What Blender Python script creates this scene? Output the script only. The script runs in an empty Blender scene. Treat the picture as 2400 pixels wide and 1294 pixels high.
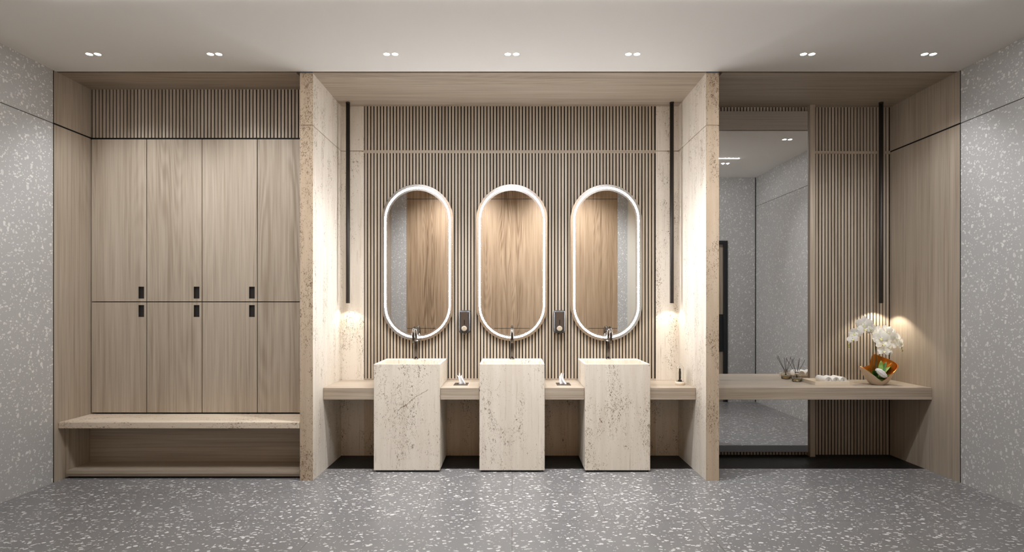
import bpy, bmesh, math, random
from mathutils import Vector, Matrix, Euler

# ------------------------------------------------------------------ camera, world, exposure
D = 4.30                     # distance from the camera to the front plane of the stone piers (metres)
S = 313.4                    # photo pixels per metre in that plane
EYE = 1.311
H = 3.05
scene = bpy.context.scene
cam_d = bpy.data.cameras.new('camera')
cam = bpy.data.objects.new('camera', cam_d)
scene.collection.objects.link(cam)
scene.camera = cam
cam.location = (0, 0, EYE)
cam.rotation_euler = (math.pi / 2, 0, 0)
cam_d.sensor_width = 36
cam_d.sensor_fit = 'HORIZONTAL'
cam_d.lens = 36 * S * D / 2400
cam_d.shift_y = 69 / 2400
cam_d.clip_start = 0.02

world = bpy.data.worlds.new('world')
scene.world = world
world.use_nodes = True
world.node_tree.nodes['Background'].inputs[0].default_value = (0.9, 0.93, 1.0, 1)
world.node_tree.nodes['Background'].inputs[1].default_value = 0.05

vs = scene.view_settings
vs.view_transform = 'Standard'
vs.look = 'None'
vs.gamma = 1
vs.use_curve_mapping = False
vs.exposure = 0.1
scene.cycles.max_bounces = 10
scene.cycles.diffuse_bounces = 5
scene.cycles.glossy_bounces = 5
scene.cycles.transmission_bounces = 8
scene.cycles.transparent_max_bounces = 8
scene.cycles.sample_clamp_indirect = 4
scene.cycles.caustics_reflective = False
scene.cycles.caustics_refractive = False

SPOT_W = 15.0        # each lens of a ceiling downlight
SPOT_CENTRE_W = 58.0
REAR_W = 22.0
FILL_CENTRE_W = 20.0
ALCOVE_W = 135.0
PENDANT_W = 2.0
LED_E = 54.0
SLOT_E = 175.0
WARM = (1.0, 0.90, 0.78)
NEUTRAL = (0.96, 0.975, 1.0)

col = scene.collection
random.seed(7)


def K(k):
    return k * D


def PX(px, k):
    return (px - 1200) / S * k


def PZ(py, k):
    return EYE + (716 - py) / S * k


# ------------------------------------------------------------------ materials
def lin(r, g, b):
    f = lambda c: (c / 255 / 12.92) if c / 255 <= 0.04045 else ((c / 255 + 0.055) / 1.055) ** 2.4
    return (f(r), f(g), f(b), 1)


class NT:
    def __init__(self, name):
        self.m = bpy.data.materials.new(name)
        self.m.use_nodes = True
        self.t = self.m.node_tree
        self.b = self.t.nodes['Principled BSDF']

    def n(self, typ, **kw):
        nd = self.t.nodes.new(typ)
        for k, v in kw.items():
            setattr(nd, k, v)
        return nd

    def l(self, a, b):
        self.t.links.new(a, b)

    def math(self, op, a, b=None, clamp=False):
        nd = self.n('ShaderNodeMath', operation=op)
        nd.use_clamp = clamp
        for i, v in enumerate((a, b)):
            if v is None:
                continue
            if isinstance(v, (int, float)):
                nd.inputs[i].default_value = v
            else:
                self.l(v, nd.inputs[i])
        return nd.outputs[0]

    def vec(self, src, scale=(1, 1, 1), rot=(0, 0, 0), loc=(0, 0, 0)):
        mp = self.n('ShaderNodeMapping')
        mp.inputs['Scale'].default_value = scale
        mp.inputs['Rotation'].default_value = rot
        mp.inputs['Location'].default_value = loc
        self.l(src, mp.inputs['Vector'])
        return mp.outputs[0]

    def noise(self, v, scale=1, detail=2, rough=0.5, dist=0):
        nd = self.n('ShaderNodeTexNoise')
        nd.inputs['Scale'].default_value = scale
        nd.inputs['Detail'].default_value = detail
        nd.inputs['Roughness'].default_value = rough
        nd.inputs['Distortion'].default_value = dist
        self.l(v, nd.inputs['Vector'])
        return nd.outputs[0]

    def ramp(self, fac, stops, interp='LINEAR'):
        nd = self.n('ShaderNodeValToRGB')
        cr = nd.color_ramp
        cr.interpolation = interp
        while len(cr.elements) < len(stops):
            cr.elements.new(0.5)
        for e, (p, c) in zip(cr.elements, stops):
            e.position = p
            e.color = c if len(c) == 4 else (*c, 1)
        self.l(fac, nd.inputs[0])
        return nd.outputs[0]

    def mix(self, fac, a, b, mode='MIX'):
        nd = self.n('ShaderNodeMix', data_type='RGBA', blend_type=mode)
        if isinstance(fac, (int, float)):
            nd.inputs[0].default_value = fac
        else:
            self.l(fac, nd.inputs[0])
        for i, v in ((6, a), (7, b)):
            if isinstance(v, tuple):
                nd.inputs[i].default_value = v
            else:
                self.l(v, nd.inputs[i])
        return nd.outputs[2]

    def bump(self, h, strength=0.2, dist=0.01):
        nd = self.n('ShaderNodeBump')
        nd.inputs['Strength'].default_value = strength
        nd.inputs['Distance'].default_value = dist
        self.l(h, nd.inputs['Height'])
        self.l(nd.outputs[0], self.b.inputs['Normal'])

    def pos(self):
        return self.n('ShaderNodeNewGeometry').outputs['Position']

    def objco(self, spread=0.0):
        o = self.n('ShaderNodeTexCoord').outputs['Object']
        if not spread:
            return o
        r = self.n('ShaderNodeObjectInfo').outputs['Random']
        a = self.n('ShaderNodeVectorMath', operation='ADD')
        self.l(o, a.inputs[0])
        c = self.n('ShaderNodeCombineXYZ')
        for i, k in enumerate((1.0, 0.37, 0.71)):
            self.l(self.math('MULTIPLY', r, spread * k), c.inputs[i])
        self.l(c.outputs[0], a.inputs[1])
        return a.outputs[0]


def plain(name, color, rough=0.5, metal=0.0, emit=None, es=0.0, spec=None):
    t = NT(name)
    t.b.inputs['Base Color'].default_value = color
    t.b.inputs['Roughness'].default_value = rough
    t.b.inputs['Metallic'].default_value = metal
    if spec is not None:
        t.b.inputs['Specular IOR Level'].default_value = spec
    if emit:
        t.b.inputs['Emission Color'].default_value = emit
        t.b.inputs['Emission Strength'].default_value = es
    return t.m


def wood(name, axis='z', light=(185, 172, 156), mid=(170, 156, 139), dark=(148, 133, 116), rings=0.5, spread=0.0, rough=0.45):
    t = NT(name)
    p = t.objco(spread) if spread else t.pos()

    def sc(a, b):          # a across the grain, b along it
        return {'z': (a, a, b), 'x': (b, a, a), 'y': (a, b, a)}[axis]
    fine = t.noise(t.vec(p, sc(95, 1.6)), 1, 3, 0.6)
    fibre = t.noise(t.vec(p, sc(34, 0.9)), 1, 3, 0.55)
    band = t.noise(t.vec(p, sc(6.5, 0.22)), 1, 2, 0.5)
    field = t.noise(t.vec(p, sc(3.2, 0.30)), 1, 1.5, 0.45, 0.25)
    wv = t.math('SINE', t.math('MULTIPLY', field, 190))
    wv = t.math('MULTIPLY', t.math('ADD', wv, 1.0), 0.5)
    figure = t.ramp(t.noise(t.vec(p, sc(2.6, 0.16), loc=(4, 2, 9)), 1, 1, 0.4), [(0.52, (0, 0, 0)), (0.64, (1, 1, 1))])
    wv = t.math('MULTIPLY', wv, figure)
    v = t.math('ADD', t.math('MULTIPLY', fine, 0.62), t.math('MULTIPLY', fibre, 0.50))
    v = t.math('ADD', v, t.math('MULTIPLY', band, 0.33))
    v = t.math('SUBTRACT', v, t.math('MULTIPLY', wv, 0.16 * rings))
    c = t.ramp(v, [(0.50, lin(*dark)), (0.68, lin(*mid)), (0.88, lin(*light))])
    t.l(c, t.b.inputs['Base Color'])
    t.b.inputs['Roughness'].default_value = rough
    t.b.inputs['Specular IOR Level'].default_value = 0.35
    t.bump(v, 0.08, 0.002)
    return t.m


def travertine(name, light=(226, 217, 204), dark=(210, 198, 182), pit=(98, 78, 58), density=0.5, spread=0.0, axis='z', vein=None, streak=0.5, loc=(0, 0, 0), more=0.0, thr=0.35):
    t = NT(name)
    p = t.vec(t.objco(spread) if spread else t.pos(), loc=loc)

    def sc(a, b):
        return {'z': (a, a, b), 'x': (b, a, a)}[axis]
    cloud = t.noise(t.vec(p, sc(5, 0.9)), 1, 3, 0.55)
    layer = t.noise(t.vec(p, sc(26, 1.3)), 1, 3, 0.6)
    v = t.math('ADD', t.math('MULTIPLY', cloud, 0.6), t.math('MULTIPLY', layer, streak))
    base = t.ramp(v, [(0.36, lin(*dark)), (0.66, lin(*light))])
    # pits gather in drifting columns
    wob = t.noise(t.vec(p, (9, 9, 9)), 1, 1)
    cluster = t.noise(t.vec(p, sc(7.0, 2.2), loc=(3, 1, 5)), 1, 2.5, 0.6, 0.4)
    small = t.noise(t.vec(p, sc(230, 100)), 1, 2.5, 0.6, 0.8)
    big = t.noise(t.vec(p, sc(78, 38), loc=(7, 3, 1)), 1, 3, 0.65, 1.0)
    th = 0.60 - 0.13 * density
    cm = t.ramp(cluster, [(th - 0.06, (0, 0, 0)), (th + 0.10, (1, 1, 1))])
    a = t.math('ADD', t.math('MULTIPLY', small, 0.55), t.math('MULTIPLY', big, 0.45))
    a = t.math('ADD', a, t.math('MULTIPLY', cm, 0.08))
    pits = t.ramp(a, [(0.642 - more, (0, 0, 0)), (0.68 - more, (1, 1, 1))])
    halo = t.ramp(a, [(0.56, (0, 0, 0)), (0.69, (1, 1, 1))])
    c = t.mix(t.math('MULTIPLY', halo, 0.30), base, lin(182, 162, 138))
    # long fine threads in the bedding
    thread = t.noise(t.vec(p, sc(75, 2.6), loc=(1, 8, 2)), 1, 3, 0.6, 0.5)
    tm = t.ramp(thread, [(0.62, (0, 0, 0)), (0.72, (1, 1, 1))])
    c = t.mix(t.math('MULTIPLY', tm, thr), c, lin(168, 148, 126))
    c = t.mix(t.math('MULTIPLY', pits, 0.88), c, lin(*pit))
    if vein:
        (x0, z0), (x1, z1) = vein       # a crack running across the front face, in object space
        sep = t.n('ShaderNodeSeparateXYZ')
        t.l(t.n('ShaderNodeTexCoord').outputs['Object'], sep.inputs[0])
        L = math.hypot(x1 - x0, z1 - z0)
        ux, uz = (x1 - x0) / L, (z1 - z0) / L
        nx = t.math('SUBTRACT', sep.outputs[0], x0)
        nz = t.math('SUBTRACT', sep.outputs[2], z0)
        along = t.math('ADD', t.math('MULTIPLY', nx, ux), t.math('MULTIPLY', nz, uz))
        across = t.math('SUBTRACT', t.math('MULTIPLY', nz, ux), t.math('MULTIPLY', nx, uz))
        wig = t.math('MULTIPLY', t.math('SUBTRACT', t.noise(p, 16, 3), 0.5), 0.035)
        dist = t.math('ABSOLUTE', t.math('ADD', across, wig))
        inside = t.math('MULTIPLY', t.math('GREATER_THAN', along, 0.0), t.math('LESS_THAN', along, L))
        line = t.ramp(dist, [(0.0012, (1, 1, 1)), (0.0035, (0, 0, 0))])
        c = t.mix(t.math('MULTIPLY', t.math('MULTIPLY', line, inside), 0.8), c, lin(118, 94, 72))
    t.l(c, t.b.inputs['Base Color'])
    t.b.inputs['Roughness'].default_value = 0.5
    t.b.inputs['Specular IOR Level'].default_value = 0.3
    inv = t.math('SUBTRACT', 1.0, pits)
    t.bump(inv, 0.5, 0.003)
    return t.m


def terrazzo(name, ground=(172, 169, 165), chip=(226, 223, 217), scale=1.0, rough=0.35, tiles=False, joint=(84, 80, 76), amount=1.0, stretch=(1, 1, 1)):
    t = NT(name)
    p0 = t.pos()
    wob = t.n('ShaderNodeTexNoise')
    wob.inputs['Scale'].default_value = 34 * scale
    wob.inputs['Detail'].default_value = 1
    t.l(p0, wob.inputs['Vector'])
    sub = t.n('ShaderNodeVectorMath', operation='SUBTRACT')
    t.l(wob.outputs['Color'], sub.inputs[0])
    sub.inputs[1].default_value = (0.5, 0.5, 0.5)
    mul = t.n('ShaderNodeVectorMath', operation='SCALE')
    t.l(sub.outputs[0], mul.inputs[0])
    mul.inputs['Scale'].default_value = 0.024 / scale
    add = t.n('ShaderNodeVectorMath', operation='ADD')
    t.l(p0, add.inputs[0])
    t.l(mul.outputs[0], add.inputs[1])
    p = t.vec(add.outputs[0], stretch)
    total = None
    for i, (rot, sc, keep, rad) in enumerate((((0.5, 0.3, 0.9), (24, 24, 13), 0.50, 0.34),
                                              ((1.4, 2.1, 0.4), (30, 17, 30), 0.50, 0.34),
                                              ((2.3, 0.8, 1.9), (22, 38, 38), 0.55, 0.33),
                                              ((0.2, 1.7, 2.6), (58, 58, 36), 0.42, 0.32))):
        vo = t.n('ShaderNodeTexVoronoi', feature='F1')
        vo.inputs['Scale'].default_value = 1.0
        t.l(t.vec(p, tuple(s * scale for s in sc), rot, (i * 3.1, i * 1.7, i * 5.3)), vo.inputs['Vector'])
        sep = t.n('ShaderNodeSeparateColor')
        t.l(vo.outputs['Color'], sep.inputs[0])
        on = t.math('LESS_THAN', sep.outputs[0], keep * amount * 0.75)
        r = t.math('MULTIPLY', t.math('ADD', t.math('MULTIPLY', sep.outputs[1], 0.5), 0.55), rad)
        m = t.math('MULTIPLY', t.math('LESS_THAN', vo.outputs['Distance'], r), on)
        tone = t.math('MULTIPLY', m, t.math('ADD', t.math('MULTIPLY', sep.outputs[2], 0.35), 0.65))
        total = tone if total is None else t.math('MAXIMUM', total, tone)
    g = t.noise(t.vec(p0, (2.2, 2.2, 2.2)), 1, 3, 0.5)
    base = t.ramp(g, [(0.3, lin(*[c - 3 for c in ground])), (0.7, lin(*[c + 2 for c in ground]))])
    c = t.mix(total, base, lin(*chip))
    if tiles:
        br = t.n('ShaderNodeTexBrick')
        br.offset = 0.5
        br.offset_frequency = 2
        br.inputs['Scale'].default_value = 1
        br.inputs['Brick Width'].default_value = 1.135
        br.inputs['Row Height'].default_value = 0.525
        br.inputs['Mortar Size'].default_value = 0.0016
        br.inputs['Mortar Smooth'].default_value = 0.0
        t.l(t.vec(p0, loc=(11.35, -0.8139 * D + 10.5, 0)), br.inputs['Vector'])
        c = t.mix(br.outputs['Fac'], c, lin(*joint))
    t.l(c, t.b.inputs['Base Color'])
    t.b.inputs['Roughness'].default_value = rough
    t.b.inputs['Specular IOR Level'].default_value = 0.4
    return t.m


M = {}
M['ceiling'] = plain('ceiling paint', lin(236, 233, 228), 0.9, spec=0.1)
M['plaster'] = plain('pale plaster', lin(226, 224, 214), 0.85, spec=0.1)
M['wood_v'] = wood('oak vertical', 'z')
M['wood_h'] = wood('oak horizontal', 'x')
M['wood_slat'] = wood('oak slats', 'z', rings=0.1)
M['wood_door'] = wood('oak locker fronts', 'z', rings=1.0)
M['wood_warm'] = wood('warm oak', 'z', light=(190, 164, 136), mid=(170, 144, 116), dark=(130, 105, 80), rings=1.0)
M['black'] = plain('black reveal', lin(22, 19, 17), 0.6, spec=0.2)
M['joint'] = plain('dark joint', lin(70, 66, 62), 0.8)
M['dark_back'] = plain('dark slat backing', lin(16, 12, 10), 0.9, spec=0.1)
M['dark_floor'] = terrazzo('near-black speckled floor', (15, 14, 14), (30, 29, 28), 1.0, 0.5)
M['trav'] = travertine('travertine wall', density=0.7, streak=0.6, more=0.012, thr=0.6)
M['trav_edge'] = travertine('travertine edge', light=(198, 180, 158), dark=(178, 158, 134), pit=(98, 72, 50), density=1.0, streak=0.4, more=0.035)
M['trav_bench'] = travertine('travertine bench', light=(220, 205, 186), dark=(202, 184, 163), density=0.9, axis='x', more=0.02)
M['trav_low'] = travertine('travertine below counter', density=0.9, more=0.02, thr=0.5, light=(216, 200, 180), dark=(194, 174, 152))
M['terrazzo_wall'] = terrazzo('grey terrazzo wall', (188, 187, 186), (236, 234, 231), 1.5, 0.45, amount=0.95)
M['terrazzo_floor'] = terrazzo('grey terrazzo floor', (122, 121, 121), (208, 207, 205), 1.35, 0.28, tiles=True, amount=0.72, stretch=(0.72, 1.15, 1.0))
M['mirror'] = plain('mirror', (0.93, 0.93, 0.93, 1), 0.0, 1.0)
M['frosted'] = plain('frosted mirror band', (0.93, 0.93, 0.93, 1), 0.16, 1.0)
M['led'] = plain('led strip', (1, 1, 1, 1), 0.4, emit=(0.97, 0.975, 1.0, 1), es=LED_E)
M['lamp'] = plain('downlight lens', (1, 1, 1, 1), 0.4, emit=(1.0, 0.96, 0.9, 1), es=14)
M['slot'] = plain('linear lens', (1, 1, 1, 1), 0.4, emit=(0.98, 0.985, 1.0, 1), es=SLOT_E)
M['white_trim'] = plain('white trim', lin(225, 221, 214), 0.6)
M['tube'] = plain('dark bronze tube', lin(46, 40, 35), 0.45, 0.4)
M['gun'] = plain('gunmetal', lin(92, 86, 80), 0.2, 1.0)
M['gun_dark'] = plain('dark gunmetal plastic', lin(62, 62, 64), 0.34, 0.5)
M['panel_dark'] = plain('dark brown gloss panel', lin(72, 61, 53), 0.3)
M['handle'] = plain('dark handle', lin(48, 44, 41), 0.5, 0.3)
M['ivory'] = plain('ivory plastic', lin(174, 162, 144), 0.45)
M['plate'] = plain('dark bronze plate', lin(70, 60, 52), 0.4, 0.4)
M['tissue'] = plain('tissue paper', lin(244, 244, 246), 0.9)
M['glass_frame'] = plain('mirror edge', lin(186, 160, 132), 0.3, 0.3)
M['towel'] = plain('white terry', lin(238, 234, 228), 0.95)
M['tray'] = plain('cream tray', lin(222, 208, 188), 0.4)
M['reed'] = plain('dark reed', lin(60, 44, 34), 0.7)

_pt = NT('orchid petal')
_pt.b.inputs['Base Color'].default_value = lin(253, 252, 248)
_pt.b.inputs['Roughness'].default_value = 0.6
_tr = _pt.n('ShaderNodeBsdfTranslucent')
_tr.inputs['Color'].default_value = lin(253, 252, 246)
_mx = _pt.n('ShaderNodeMixShader')
_mx.inputs[0].default_value = 0.45
_pt.l(_pt.b.outputs[0], _mx.inputs[1])
_pt.l(_tr.outputs[0], _mx.inputs[2])
_pt.l(_mx.outputs[0], _pt.t.nodes['Material Output'].inputs['Surface'])
M['petal'] = _pt.m
M['lip'] = plain('orchid lip', lin(226, 220, 150), 0.6)
M['stem'] = plain('orchid stem', lin(84, 82, 46), 0.6)
M['bud'] = plain('orchid bud', lin(176, 178, 84), 0.6)
M['leaf'] = plain('leaf green', lin(62, 112, 48), 0.45)
M['leaf_light'] = plain('light leaf green', lin(128, 168, 72), 0.5)
M['moss'] = plain('moss', lin(92, 110, 46), 0.9)
M['stone_white'] = plain('white stone', lin(228, 224, 222), 0.6)
M['champagne'] = plain('champagne metal', lin(206, 186, 164), 0.35, 0.55)
M['copper'] = plain('copper lining', lin(214, 128, 44), 0.28, 0.9)
M['door_dark'] = plain('dark door frame', lin(34, 36, 40), 0.4, 0.2)
gl = NT('clear glass')
gl.b.inputs['Base Color'].default_value = (0.97, 0.98, 0.97, 1)
gl.b.inputs['Transmission Weight'].default_value = 1.0
gl.b.inputs['Roughness'].default_value = 0.02
gl.b.inputs['IOR'].default_value = 1.45
M['glass'] = gl.m
oil = NT('diffuser oil')
oil.b.inputs['Base Color'].default_value = (0.80, 0.62, 0.34, 1)
oil.b.inputs['Transmission Weight'].default_value = 1.0
oil.b.inputs['Roughness'].default_value = 0.02
oil.b.inputs['IOR'].default_value = 1.36
M['liquid'] = oil.m


# ------------------------------------------------------------------ mesh helpers
class MB:
    def __init__(self):
        self.bm = bmesh.new()
        self.mats = []

    def mi(self, m):
        if m not in self.mats:
            self.mats.append(m)
        return self.mats.index(m)

    def box(self, x0, x1, y0, y1, z0, z1, m):
        i = self.mi(m)
        v = [self.bm.verts.new((x, y, z)) for x in (x0, x1) for y in (y0, y1) for z in (z0, z1)]
        for f in ((0, 1, 3, 2), (4, 6, 7, 5), (0, 4, 5, 1), (2, 3, 7, 6), (0, 2, 6, 4), (1, 5, 7, 3)):
            fc = self.bm.faces.new([v[k] for k in f])
            fc.material_index = i
        return self

    def quad(self, pts, m):
        f = self.bm.faces.new([self.bm.verts.new(p) for p in pts])
        f.material_index = self.mi(m)
        return self

    def rings(self, rows, m, cap0=True, cap1=True, closed=True, smooth=True):
        i = self.mi(m)
        vs_ = [[self.bm.verts.new(p) for p in r] for r in rows]
        n = len(rows[0])
        for a, b in zip(vs_[:-1], vs_[1:]):
            for k in range(n if closed else n - 1):
                f = self.bm.faces.new((a[k], a[(k + 1) % n], b[(k + 1) % n], b[k]))
                f.material_index = i
                f.smooth = smooth
        if cap0 and closed:
            f = self.bm.faces.new(vs_[0][::-1]); f.material_index = i
        if cap1 and closed:
            f = self.bm.faces.new(vs_[-1]); f.material_index = i
        return self

    def lathe(self, prof, m, seg=32, c=(0, 0, 0), cap0=True, cap1=True, axis='z'):
        rows = []
        for r, h in prof:
            row = []
            for k in range(seg):
                a = 2 * math.pi * k / seg
                if axis == 'z':
                    row.append((c[0] + r * math.cos(a), c[1] + r * math.sin(a), c[2] + h))
                else:      # along -y
                    row.append((c[0] + r * math.cos(a), c[1] - h, c[2] + r * math.sin(a)))
            rows.append(row)
        return self.rings(rows, m, cap0, cap1)

    def tube(self, pts, r, m, seg=12, caps=True):
        pts = [Vector(p) for p in pts]
        rs = r if isinstance(r, (list, tuple)) else [r] * len(pts)
        rows = []
        up = None
        for k, p in enumerate(pts):
            t = (pts[min(k + 1, len(pts) - 1)] - pts[max(k - 1, 0)]).normalized()
            if up is None:
                up = Vector((1, 0, 0)) if abs(t.x) < 0.9 else Vector((0, 1, 0))
            up = (up - t * up.dot(t)).normalized()
            sd = t.cross(up)
            rows.append([p + (up * math.cos(2 * math.pi * j / seg) + sd * math.sin(2 * math.pi * j / seg)) * rs[k] for j in range(seg)])
        return self.rings(rows, m, caps, caps)

    def build(self, name, parent=None, bevel=0.0, loc=None, smooth=False):
        me = bpy.data.meshes.new(name)
        bmesh.ops.recalc_face_normals(self.bm, faces=self.bm.faces)
        self.bm.to_mesh(me)
        self.bm.free()
        for m in self.mats:
            me.materials.append(m)
        o = bpy.data.objects.new(name, me)
        col.objects.link(o)
        if parent:
            o.parent = parent
        if loc:
            o.location = loc
        if smooth:
            for p in me.polygons:
                p.use_smooth = True
        if bevel:
            md = o.modifiers.new('bevel', 'BEVEL')
            md.width = bevel
            md.segments = 2
            md.limit_method = 'ANGLE'
            md.angle_limit = math.radians(40)
        return o


def thing(name, label, cat, loc=(0, 0, 0), group=None):
    o = bpy.data.objects.new(name, None)
    o.empty_display_size = 0.1
    col.objects.link(o)
    o.location = loc
    return tag(o, label, cat, group)


def tag(o, label, cat, group=None):
    o['label'] = label
    o['category'] = cat
    if group:
        o['group'] = group
    return o


def struct(o, label=None):
    o['kind'] = 'structure'
    if label:
        o['label'] = label
    return o


def dup(root, loc, label, group=None):
    r = root.copy()
    col.objects.link(r)
    r.location = loc
    r['label'] = label
    if group:
        r['group'] = group

    def kids(src, dst):
        for ch in src.children:
            c = ch.copy()
            col.objects.link(c)
            c.parent = dst
            kids(ch, c)
    kids(root, r)
    return r


# ------------------------------------------------------------------ the room
XL, XR = -3.39, 3.315          # terrazzo side walls
KF = 0.99                      # where the terrazzo stops and the oak begins
KB = 1.167                     # back wall of the middle niche
KBR = 1.172                    # slat face of the right niche
KL = 1.0745                    # locker fronts
PLO, PLI = PX(703, 1), PX(733, 1)       # left pier, outer and inner faces
PRI, PRO = PX(1655, 1), PX(1685, 1)
JZ0, JZ1 = 2.654, 2.662        # the joint that runs round everything
REAR = K(0.51)                 # short rear walls either side of the alcove
ALC_Y = K(-0.12)               # back wall of the alcove behind the camera
ALC_F = K(0.38)
ALC_XL, ALC_XR = -2.2, 2.1
ALC_H = 3.62

b = MB()
b.box(-4.2, 4.2, ALC_Y - 0.3, K(1.073), -0.12, 0.0, M['terrazzo_floor'])
struct(b.build('floor'), 'grey terrazzo floor in large staggered tiles')
b = MB()
b.box(PLI - 0.01, XR + 0.1, K(1.073), K(1.22), -0.12, 0.0, M['dark_floor'])  # chipped floor turns near-black from just behind the counter fronts
struct(b.build('floor_strip'), 'near-black speckled floor strip below the counters')
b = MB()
b.box(-4.2, PLI - 0.01, K(1.073), K(1.22), -0.12, 0.0, M['dark_floor'])
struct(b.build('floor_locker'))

# ceiling, with a lifted bay above the alcove
b = MB()
b.box(-3.8, 3.8, K(0.40), K(KF + 0.004), H, H + 0.04, M['ceiling'])
struct(b.build('ceiling'), 'warm white flat ceiling')
b = MB()
b.box(-3.8, ALC_XL, ALC_F - 0.1, K(0.40), H, H + 0.04, M['ceiling'])
b.box(ALC_XR, 3.8, ALC_F - 0.1, K(0.40), H, H + 0.04, M['ceiling'])
b.box(ALC_XL - 0.1, ALC_XR + 0.1, ALC_Y - 0.1, K(0.40), ALC_H, ALC_H + 0.04, M['ceiling'])
b.box(ALC_XL - 0.1, ALC_XR + 0.1, K(0.40), K(0.40) + 0.04, H + 0.04, ALC_H + 0.04, M['ceiling'])
struct(b.build('ceiling_alcove'))
b = MB()
b.box(-3.8, 3.8, K(KF) - 0.05, K(1.01), H + 0.045, H + 0.09, M['black'])
struct(b.build('trim_1'), 'black shadow gap between ceiling and oak soffits')


def side_wall(name, x, s, label):
    b = MB()
    x0, x1 = sorted((x, x + s * 0.12))
    b.box(x0, x1, K(0.30), K(KF) - 0.010, 0, JZ0, M['terrazzo_wall'])
    b.box(x0, x1, K(0.30), K(KF) - 0.010, JZ1 - 0.002, H, M['terrazzo_wall'])
    a0, a1 = sorted((x + s * 0.003, x + s * 0.11))
    b.box(a0, a1, K(0.30), K(KF) - 0.012, JZ0, JZ1, M['joint'])
    struct(b.build(name), label)


side_wall('wall_left', XL, -1, 'grey terrazzo side wall at left with a thin joint')
side_wall('wall_right', XR, 1, 'grey terrazzo side wall at right with a thin joint')


def wood_side(name, x, s, label):
    b = MB()
    x0, x1 = sorted((x, x + s * 0.12))
    b.box(x0, x1, K(KF), K(1.21), 0, JZ0 - 0.002, M['wood_v'])
    b.box(x0, x1, K(KF), K(1.21), JZ1 + 0.002, H, M['wood_v'])
    a0, a1 = sorted((x + s * 0.002, x + s * 0.11))
    b.box(a0, a1, K(KF) - 0.0098, K(KF), 0, H, M['black'])
    b.box(a0, a1, K(KF), K(1.2), JZ0 - 0.002, JZ1 + 0.002, M['black'])
    struct(b.build(name), label)


wood_side('wall_oak_left', XL, -1, 'oak clad side wall of the locker niche')
wood_side('wall_oak_right', XR, 1, 'oak clad side wall beside the orchid')


def pier(name, x0, x1, label):
    b = MB()
    for z0, z1 in ((0, JZ0), (JZ1, H)):
        b.box(x0, x1, K(1.0) + 0.004, K(1.21), z0, z1, M['trav'])
        b.box(x0, x1, K(1.0), K(1.0) + 0.004, z0, z1, M['trav_edge'])
    b.box(x0 + 0.006, x1 - 0.006, K(1.0) + 0.006, K(1.2), JZ0, JZ1, M['trav_edge'])
    struct(b.build(name), label)


pier('wall_pier_left', PLO, PLI, 'pitted travertine pier between lockers and basins')
pier('wall_pier_right', PRI, PRO, 'pitted travertine pier between basins and dressing counter')

# oak soffits
b = MB()
b.box(XL, PLO - 0.026, K(1.0), K(1.2), H, H + 0.04, M['wood_h'])
struct(b.build('ceiling_soffit_left'), 'oak soffit above the lockers')
b = MB()
b.box(PLI, PRI, K(1.0), K(1.2), H, H + 0.04, M['wood_h'])
struct(b.build('ceiling_soffit_middle'), 'oak soffit above the basins')
b = MB()
b.box(PRO + 0.026, XR, K(1.0), K(1.2), H, H + 0.04, M['wood_h'])
struct(b.build('ceiling_soffit_right'), 'oak soffit above the dressing counter')

# middle niche: stone back wall and slat panel
SLX0, SLX1 = PX(853, KB), PX(1537, KB)
CT_Z, CT_B = 0.661, 0.567      # counter top and underside
b = MB()
for x0, x1 in ((PLI, SLX0), (SLX1, PRI)):
    b.box(x0, x1, K(KB), K(KB) + 0.1, 0, JZ0, M['trav'])
    b.box(x0, x1, K(KB), K(KB) + 0.1, JZ1, H, M['trav'])
    b.box(x0, x1, K(KB) + 0.006, K(KB) + 0.1, JZ0, JZ1, M['trav_edge'])
b.box(SLX0, SLX1, K(KB), K(KB) + 0.1, 0, CT_Z - 0.02, M['trav_low'])
struct(b.build('wall_back'), 'travertine back wall behind the basins')
PITCH = 0.02815


def slats(name, x0, x1, yf, z0, z1, label, first=0.0):
    b = MB()
    b.box(x0, x1, yf + 0.007, yf + 0.03, z0, z1, M['dark_back'])
    n = int((x1 - x0 - first + 0.0086) / PITCH)
    for k in range(n):
        xa = x0 + first + 0.0086 + k * PITCH
        b.box(xa, min(xa + PITCH - 0.0094, x1), yf, yf + 0.0075, z0, z1, M['wood_slat'])
    return struct(b.build(name), label)


YS = K(KB) - 0.004
slats('wall_slats_low', SLX0, SLX1, YS, CT_Z + 0.012, 2.640, 'vertical oak slats behind the oval mirrors')
slats('wall_slats_high', SLX0, SLX1, YS, 2.664, H, 'vertical oak slats above the oval mirrors')
b = MB()
b.box(SLX0, SLX1, YS - 0.002, YS + 0.03, 2.640, 2.664, M['wood_h'])
struct(b.build('trim_2'), 'oak rail across the middle slats')
b = MB()
b.box(SLX0, SLX1, YS - 0.002, YS + 0.03, CT_Z - 0.004, CT_Z + 0.012, M['wood_h'])
struct(b.build('trim_3'), 'oak rail at the foot of the middle slats')

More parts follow.
